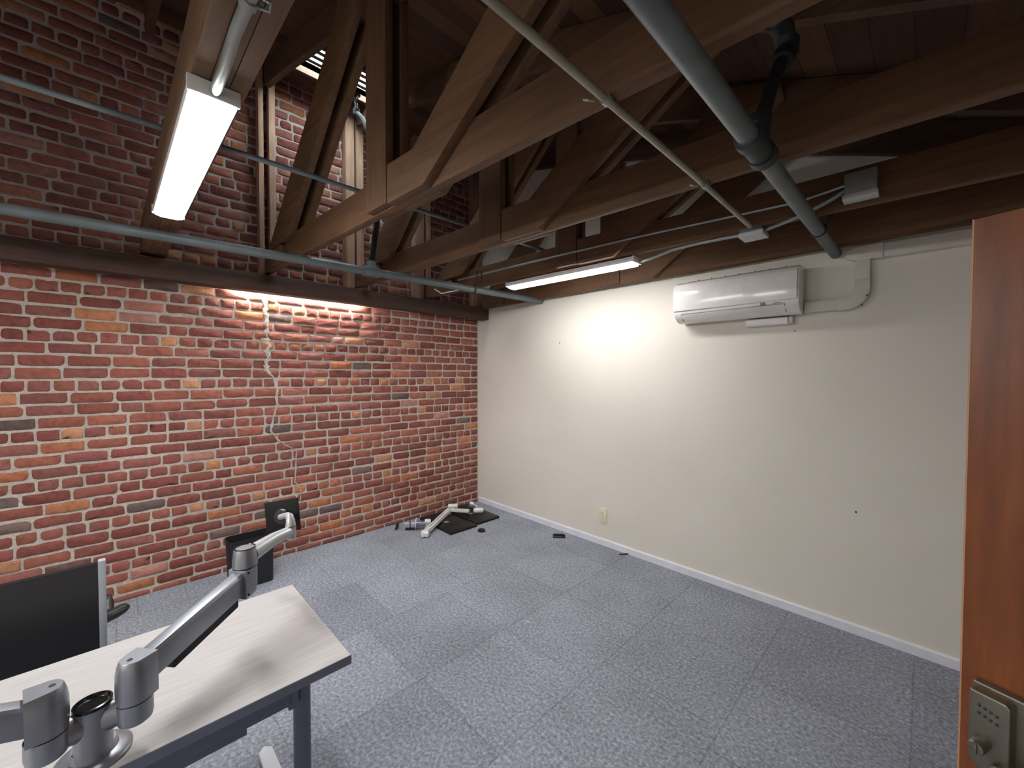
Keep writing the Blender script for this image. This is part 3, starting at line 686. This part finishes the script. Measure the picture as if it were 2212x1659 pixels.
# elbow knuckle: block with rounded far side, round turret above
prof = [(-.031,-.030),(-.031,.030)] + [(.0325*math.cos(a)+.0, .0325*math.sin(a)) for a in lin(PI/2,-PI/2,12)]
vs = []; n = len(prof); lay = [(.925,.80),(.932,.93),(.955,1.0),(.99,1.02),(1.012,1.0)]
for z, s in lay: vs += [EL + d*(p[0]*(s if p[0] > 0 else 1)) + w*p[1]*(1 if p[0] < 0 else s) + V(0,0,z) for p in prof]
fs = [tuple(range(n))[::-1], tuple(range((len(lay)-1)*n, len(lay)*n))]
for i in range(len(lay)-1):
    for k in range(n): fs.append((i*n+k, i*n+(k+1)%n, (i+1)*n+(k+1)%n, (i+1)*n+k))
ek = L(MB().add(vs, fs).build('elbow', M['silver'], None, smooth=.5))
for z in (.935, 1.003):
    q = EL - d*.022 - w*.0305 + V(0,0,z)
    s_ = MB().lathe([(.0035,0),(.0035,.002)], q, -w, 10).build('screw', M['dark_slot'], None); s_.parent = ek
L(MB().lathe([(.030,0),(.030,.003)], EL + V(0,0,1.0125), n=28).build('joint_ring', M['black_matte'], None))
L(MB().lathe([(.0345,0),(.0340,.02),(.0300,.054),(.0290,.056)], EL + V(0,0,1.0158), n=30).build('turret', M['silver'], None))
L(MB().lathe([(.0292,-.003),(.0292,.0012),(.0262,.0016),(.0245,-.0015),(.010,-.003)], EL + V(0,0,1.0722), n=28).build('turret_cap', M['black_gloss'], None))
# forearm to the tilting tip
TP = V(2.374,-2.846,0)
fd = (TP - EL).normalized()
L(MB().tube([EL + fd*.024 + V(0,0,1.042), EL + fd*.06 + V(0,0,1.046), EL + (TP-EL)*.6 + V(0,0,1.052), TP + V(0,0,1.050)], [.026,.0235,.020,.0175], 18, flat=1.1).build('forearm', M['silver_light'], None))
L(MB().lathe([(.014,0),(.0175,.004),(.0178,.045)], TP + V(0,0,1.022), n=24).build('tip', M['silver_light'], None))
L(MB().lathe([(.0165,0),(.0165,.002)], TP + V(0,0,1.0675), n=24).build('joint_ring', M['black_matte'], None))
PCn = V(2.285,-2.850,1.082); pn = V(.735,-.66,.15).normalized()
el = [TP + V(0,0,1.070), TP + V(0,0,1.086), TP + V(-.012,0,1.101), TP + V(-.03,-.001,1.100), PCn + pn*.012]
L(MB().tube(el, [.0172,.0150,.0125,.0115,.0105], 18).build('tilt_elbow', M['silver_light'], None))
pw = V(0,0,1).cross(pn).normalized(); pu = pn.cross(pw).normalized()
cr = math.radians(9); pw, pu = pw*math.cos(cr)+pu*math.sin(cr), pu*math.cos(cr)-pw*math.sin(cr)
L(part(MB().obox(PCn - pn*.004, pw*.062, pu*.060, pn*.0045).build('mounting_plate', M['plate_black'], None, bevel=.003), 'square black mounting plate'))
L(MB().lathe([(.029,0),(.029,.006),(.025,.010),(.018,.0105)], PCn + pn*.0006, pn, 30).build('hub', M['black'], None))
# second arm, running out of frame to the left
d2 = V(.03,-.10,0); d, w = head(jb_, V(.0,-1,0) + V(.12,0,0))
a0 = jb_ + d*.027 + V(0,0,.909); a1 = V(2.705,-3.72,1.005)
b_, dd, ww = bar(a0, a1, .021, .0315); L(b_)

# ------------------------------------------------------------------ chair behind the desk
ch = tag(empty('office_chair', (1.72,-3.62,0)), 'black leather chair with pale grey frame behind the desk, back turned to it', 'chair')
CX = 1.955
def cl(o): return loc(o, ch)
yr, yl = -3.347, -3.90
def bx(z): return CX + (z-.70)*.045 if z > .5 else CX - .012
rows = lin(.48, .962, 8); cols = lin(0, 1, 8); vs = []
for side in (0, 1):
    for z in rows:
        for c in cols:
            sag = .012*math.sin(PI*c); top = .010 if z > .95 else 0
            vs.append((bx(z) - sag*.6 + (.011 if side else -.011), yl + (yr-yl)*c, z - (.006*math.sin(PI*c) if z > .9 else 0)))
nr, nc = len(rows), len(cols); fs = []
for s in (0,1):
    o = s*nr*nc
    for i in range(nr-1):
        for k in range(nc-1): q = (o+i*nc+k, o+i*nc+k+1, o+(i+1)*nc+k+1, o+(i+1)*nc+k); fs.append(q if s else q[::-1])
rim = [i for i in range(nc)] + [i*nc+nc-1 for i in range(1,nr)] + [(nr-1)*nc+k for k in range(nc-2,-1,-1)] + [i*nc for i in range(nr-2,0,-1)]
for i in range(len(rim)):
    a, b_ = rim[i], rim[(i+1) % len(rim)]; fs.append((a, b_, b_+nr*nc, a+nr*nc))
cl(part(MB().add(vs, fs).build('backrest', M['leather'], None, smooth=1.0), 'black leather sling backrest'))
for y0 in (yr+.0005, yl-.0195):
    cl(part(MB().prism([(bx(.42)-.014,y0,.42),(bx(.42)+.014,y0,.42),(bx(.968)+.014,y0,.968),(bx(.968)-.014,y0,.968)], (0,.019,0)).build('side_rail', M['frame_grey'], None, bevel=.003), 'pale grey metal side rail'))
cl(MB().box((1.50,yl+.01,.43), (CX-.012,yr-.01,.475)).build('seat', M['leather'], None, bevel=.015, seg=3))
for a_, b_ in ((yl-.012, yl+.008), (yr-.008, yr+.012)): cl(MB().box((1.52,a_,.405), (CX-.016,b_,.429)).build('seat_rail', M['frame_grey'], None, bevel=.003))
for s, yy in ((1, yr), (-1, yl)):
    q = lambda x, dy, z: (x, yy + s*dy, z)
    a = MB().tube([q(1.74,-.035,.606), q(1.66,-.030,.602), q(1.612,-.022,.598), q(1.578,0,.590), q(1.553,.036,.588), q(1.533,.060,.590), q(1.522,.071,.592), q(1.519,.075,.593)], [.022,.026,.028,.028,.027,.025,.019,.008], 18, flat=.82)
    a.tube([q(1.52,0,.575), q(1.45,.012,.552), q(1.41,.012,.586), q(1.385,.010,.604), q(1.378,.009,.608)], [.020,.022,.021,.016,.007], 16)
    cl(part(a.build('armrest', M['black'], None, smooth=.9), 'black moulded armrest'))
    cl(MB().tube([(1.68,yy-s*.015,.43),(1.67,yy-s*.028,.59)], .014, 12).build('arm_support', M['black'], None))
cl(MB().lathe([(.028,0),(.028,.20),(.05,.22),(.10,.235)], (1.72,-3.625,.17), n=18).build('column', M['dark_steel'], None))
for k in range(5):
    a = 2*PI*k/5 + .3; dx, dy = math.cos(a), math.sin(a)
    lg = cl(MB().tube([(1.72,-3.625,.16),(1.72+dx*.15,-3.625+dy*.15,.12),(1.72+dx*.28,-3.625+dy*.28,.075)], [.03,.024,.018], 10).build('leg', M['frame_grey'], None))
    cs = MB().lathe([(.026,-.018),(.028,0),(.026,.018)], (1.72+dx*.28,-3.625+dy*.28,.0285), (-dy,dx,0), 16).build('caster', M['black'], None)
    cs.parent = lg

# ------------------------------------------------------------------ waste bin at the brick wall
wbn = tag(empty('waste_bin', (.345,-2.57,0)), 'slim black rectangular waste bin on the carpet by the brick wall', 'bin')
def rr(x0, x1, y0, y1, r, n=5):
    o = []
    for cx, cy, a0 in ((x1-r,y1-r,0),(x0+r,y1-r,PI/2),(x0+r,y0+r,PI),(x1-r,y0+r,3*PI/2)):
        for k in range(n+1): a = a0 + PI/2*k/n; o.append((cx+r*math.cos(a), cy+r*math.sin(a)))
    return o
def bin_ring(z, f, r=.028): return [(x,y,z) for x, y in rr(.345-.070-.012*f, .345+.075+.005*f, -2.57-.140-.010*f, -2.57+.142+.004*f, r)]
lay = [bin_ring(.001,0), bin_ring(.02,.1), bin_ring(.355,1), bin_ring(.375,1.15), bin_ring(.375,.75,.026), bin_ring(.02,-.25,.024)]
n = len(lay[0]); vs = [v for l_ in lay for v in l_]; fs = [tuple(range(n))[::-1], tuple(range(5*n,6*n))]
for i in range(5):
    for k in range(n): fs.append((i*n+k, i*n+(k+1)%n, (i+1)*n+(k+1)%n, (i+1)*n+k))
loc(MB().add(vs, fs).build('bucket', M['bin'], None, smooth=.7), wbn)
a, b2 = bin_ring(.352,1.35), bin_ring(.364,1.35); c2, d2_ = bin_ring(.364,1.06), bin_ring(.352,1.02)
vs = a + b2 + c2 + d2_; fs = []
for i in range(4):
    for k in range(n): fs.append((i*n+k, i*n+(k+1)%n, ((i+1)%4)*n+(k+1)%n, ((i+1)%4)*n+k))
loc(MB().add(vs, fs).build('rim', M['bin'], None, smooth=.7), wbn)

# ------------------------------------------------------------------ two monitors lying face down in the corner
def monitor(c, w, h, rz, label):
    t = tag(empty('monitor', (c[0], c[1], 0), rz), label, 'monitor', 'black monitors lying face down on the carpet')
    MB().box((-w/2,-h/2,.001), (w/2,h/2,.007)).build('screen', M['black_gloss'], t)
    MB().box((-w/2,-h/2,.0072), (w/2,h/2,.026)).build('bezel', M['black'], t, bevel=.004)
    # tapered back housing
    a = [(-w*.47,-h*.46),(w*.47,-h*.46),(w*.47,h*.46),(-w*.47,h*.46)]; b_ = [(-w*.30,-h*.36),(w*.22,-h*.36),(w*.22,h*.36),(-w*.30,h*.36)]
    c_ = [(-w*.27,-h*.30),(w*.17,-h*.30),(w*.17,h*.30),(-w*.27,h*.30)]
    vs = [(x,y,.0255) for x, y in a] + [(x,y,.030) for x, y in b_] + [(x,y,.048) for x, y in c_]
    fs = [(0,3,2,1),(8,9,10,11)] + [(i,(i+1)%4,4+(i+1)%4,4+i) for i in range(4)] + [(4+i,4+(i+1)%4,8+(i+1)%4,8+i) for i in range(4)]
    hs = MB().add(vs, fs).build('back_housing', M['black'], t, bevel=.003)
    p = MB().box((-.05,-.05,.0482), (.05,.05,.051)).build('mount_recess', M['black_matte'], t, bevel=.002)
    q = MB().box((w*.08,-h*.26,.0482), (w*.15,-h*.12,.0495)).build('port_panel', M['galv_dull'], t)
    return t
monitor((.365,-.735), .600, .335, -.015, 'black monitor face down, nearer the trash bin and under the silver arm')
monitor((.340,-.385), .600, .330, -.02, 'black monitor face down in the far corner, touching the cream wall side')

# ------------------------------------------------------------------ monitor arm lying on them
la = tag(empty('monitor_mount', (.40,-1.08,0)), 'silver monitor arm lying folded on the carpet over two black monitors', 'monitor arm')
def LL(o): return loc(o, la)
dc = V(.285,-1.083,.063); ad = V(.42,.62,-.04).normalized()       # disc axis towards the arm
LL(MB().lathe([(.060,0),(.061,.003),(.060,.006)], dc, ad, 32).build('base_plate', M['silver_white'], None))
LL(MB().lathe([(.034,.006),(.030,.02),(.028,.10)], dc, ad, 24).build('post', M['silver'], None))
yk = dc + ad*.125
s_ = V(0,0,1).cross(ad).normalized()
mb = MB()
for sg, dz in ((1,.022),(-1,-.022)): mb.lathe([(.024,-.03),(.026,0),(.024,.03)], yk + V(0,0,dz*1.2) - s_*sg*.012, ad, 20)
mb.lathe([(.028,-.02),(.028,.02)], yk, ad, 20)
LL(mb.build('yoke', M['silver_white'], None))
mb = MB().obox(dc - ad*.055 + V(0,0,-.052), ad*.050, s_*.014, V(0,0,.008)).obox(dc - ad*.055 + V(0,0,-.015), ad*.004, s_*.012, V(0,0,.045))
LL(part(mb.build('clamp', M['black'], None, bevel=.002), 'black desk clamp bracket'))
LL(MB().tube([dc - ad*.005 + V(0,0,.004), dc - ad*.115 + V(0,0,.004)], .0055, 10).lathe([(.02,0),(.02,.006)], dc - ad*.03 + V(0,0,.004), ad, 16).build('clamp_screw', M['silver_white'], None))
ft = V(.505,-1.105,.040); kn = V(.265,-.640,.100)
def lyingarm(p0, p1, r, nm='arm'):
    d = (p1-p0).normalized(); w = d.cross(V(0,0,1)).normalized(); u = w.cross(d)
    o = LL(MB().obox((p0+p1)/2, d*((p1-p0).length/2), w*r, u*r*.8).build(nm, M['silver_white'], None, bevel=.006, seg=3))
    s = MB().obox((p0*.55+p1*.45) + u*(r*.8+.0002), d*((p1-p0).length*.30), w*.0035, u*.0008).build('slot', M['dark_slot'], None); s.parent = o
    s.location = (0,0,0)
    return d, w, u
lyingarm(ft, kn, .026)
mb = MB().lathe([(.026,-.035),(.03,-.02),(.03,.02),(.026,.035)], ft + V(.0,-.0,-.008), V(.8,.5,0), 20).obox(ft + V(.02,-.015,-.012), V(.03,.02,0), V(-.012,.018,0), V(0,0,.014)).tube([ft+V(0,-.03,-.02), ft+V(.03,-.05,-.018)], .012, 12)
LL(mb.build('foot_joint', M['silver_white'], None, smooth=.7))
LL(MB().lathe([(.012,-.055),(.026,-.048),(.028,.048),(.020,.058)], V(.232,-.572,.118), V(.35,.42,0), 22).lathe([(.02,-.04),(.02,.01)], V(.262,-.63,.092), V(.2,.2,1), 16).build('elbow', M['silver_white'], None, smooth=.7))
kb = V(.445,-.50,.098)
lyingarm(V(.27,-.62,.096), kb, .021, 'forearm')
LL(MB().lathe([(.018,-.05),(.028,-.042),(.029,.05),(.020,.062)], V(.492,-.415,.096), V(.33,.40,.0), 22).build('end_joint', M['silver_white'], None, smooth=.7))
LL(MB().tube([V(.47,-.40,.110), V(.40,-.37,.118), V(.345,-.36,.122)], .008, 10).build('link', M['silver_white'], None))
LL(MB().lathe([(.020,-.02),(.022,.0),(.020,.022),(.013,.023),(.013,.004)], V(.325,-.365,.122), V(-.9,-.4,.2), 20).build('tip', M['silver_white'], None, smooth=.7))
LL(MB().obox(V(.30,-.345,.085), V(.03,.02,0), V(-.012,.02,0), V(0,0,.012)).build('tilt_block', M['silver'], None, bevel=.004))

# ------------------------------------------------------------------ odds and ends on the carpet
mb = MB().prism([(.13,-1.235,.001),(.16,-1.252,.001),(.17,-1.235,.040),(.15,-1.222,.062),(.13,-1.222,.050)], (-.015,.035,0))
tag(mb.build('plastic_clip', M['black'], bevel=.003), 'small upright black plastic clip on the carpet left of the lying arm', 'clip')
tag(MB().lathe([(.040,.0005),(.041,.006),(.036,.018),(.022,.026),(.008,.028)], (.795,-.615,0), n=24).build('round_cap', M['black']), 'small round black cap on the carpet in front of the monitors', 'cap')
st = tag(empty('stapler', (1.455,-.165,0), .75), 'small black stapler lying on the carpet near the baseboard', 'stapler')
MB().box((-.062,-.018,.001), (.062,.018,.012)).build('base', M['black'], st, bevel=.004)
MB().prism([(-.060,-.014,.020),(.058,-.014,.016),(.062,-.014,.026),(.040,-.014,.036),(-.050,-.014,.036),(-.062,-.014,.030)], (0,.028,0)).build('top', M['black_gloss'], st, bevel=.004)
MB().box((-.058,-.010,.012), (.03,.010,.021)).build('magazine', M['galv'], st)
mb = MB().prism([(2.085,-.085,.001),(2.135,-.018,.001),(2.118,-.018,.001),(2.078,-.08,.001)], (0,0,.008))
tag(mb.build('black_wedge', M['black_matte']), 'sliver of black rubber sticking out beneath the baseboard', 'scrap')
tag(MB().tube([(2.17,-1.395,.002),(2.185,-1.385,.004),(2.20,-1.39,.002)], .002, 6).build('thread', M['white_trim']), 'tiny pale thread on the carpet in the middle of the floor', 'lint')

# ------------------------------------------------------------------ daylight, camera, view
w = bpy.data.worlds.new('sky'); S.world = w; w.use_nodes = True; nt = w.node_tree; nt.nodes.clear()
out = nt.nodes.new('ShaderNodeOutputWorld'); bg = nt.nodes.new('ShaderNodeBackground'); bg.inputs[0].default_value = (.86,.95,1,1); bg.inputs[1].default_value = 28.0
nt.links.new(bg.outputs[0], out.inputs[0])

cam = bpy.data.cameras.new('camera'); co_ = bpy.data.objects.new('camera', cam); COL.objects.link(co_)
cam.sensor_fit = 'HORIZONTAL'; cam.sensor_width = 36; cam.lens = 873.56/2212*36; cam.clip_start = .02
yaw, pit, rol = .796793389, -.0233427566, .00181327566
f = V(-math.sin(yaw)*math.cos(pit), math.cos(yaw)*math.cos(pit), math.sin(pit)); r = V(math.cos(yaw), math.sin(yaw), 0); u = r.cross(f)
r2 = r*math.cos(rol) + u*math.sin(rol); u2 = u*math.cos(rol) - r*math.sin(rol)
co_.matrix_world = Matrix(((r2.x,u2.x,-f.x,3.97803856),(r2.y,u2.y,-f.y,-3.28980221),(r2.z,u2.z,-f.z,1.62),(0,0,0,1)))
S.camera = co_
S.view_settings.view_transform = 'Standard'; S.view_settings.look = 'None'; S.view_settings.gamma = 1; S.view_settings.exposure = .5
S.view_settings.use_curve_mapping = False
S.cycles.use_denoising = True; S.cycles.max_bounces = 8; S.cycles.diffuse_bounces = 5; S.cycles.use_adaptive_sampling = True; S.cycles.adaptive_threshold = .02; S.cycles.sample_clamp_indirect = 8
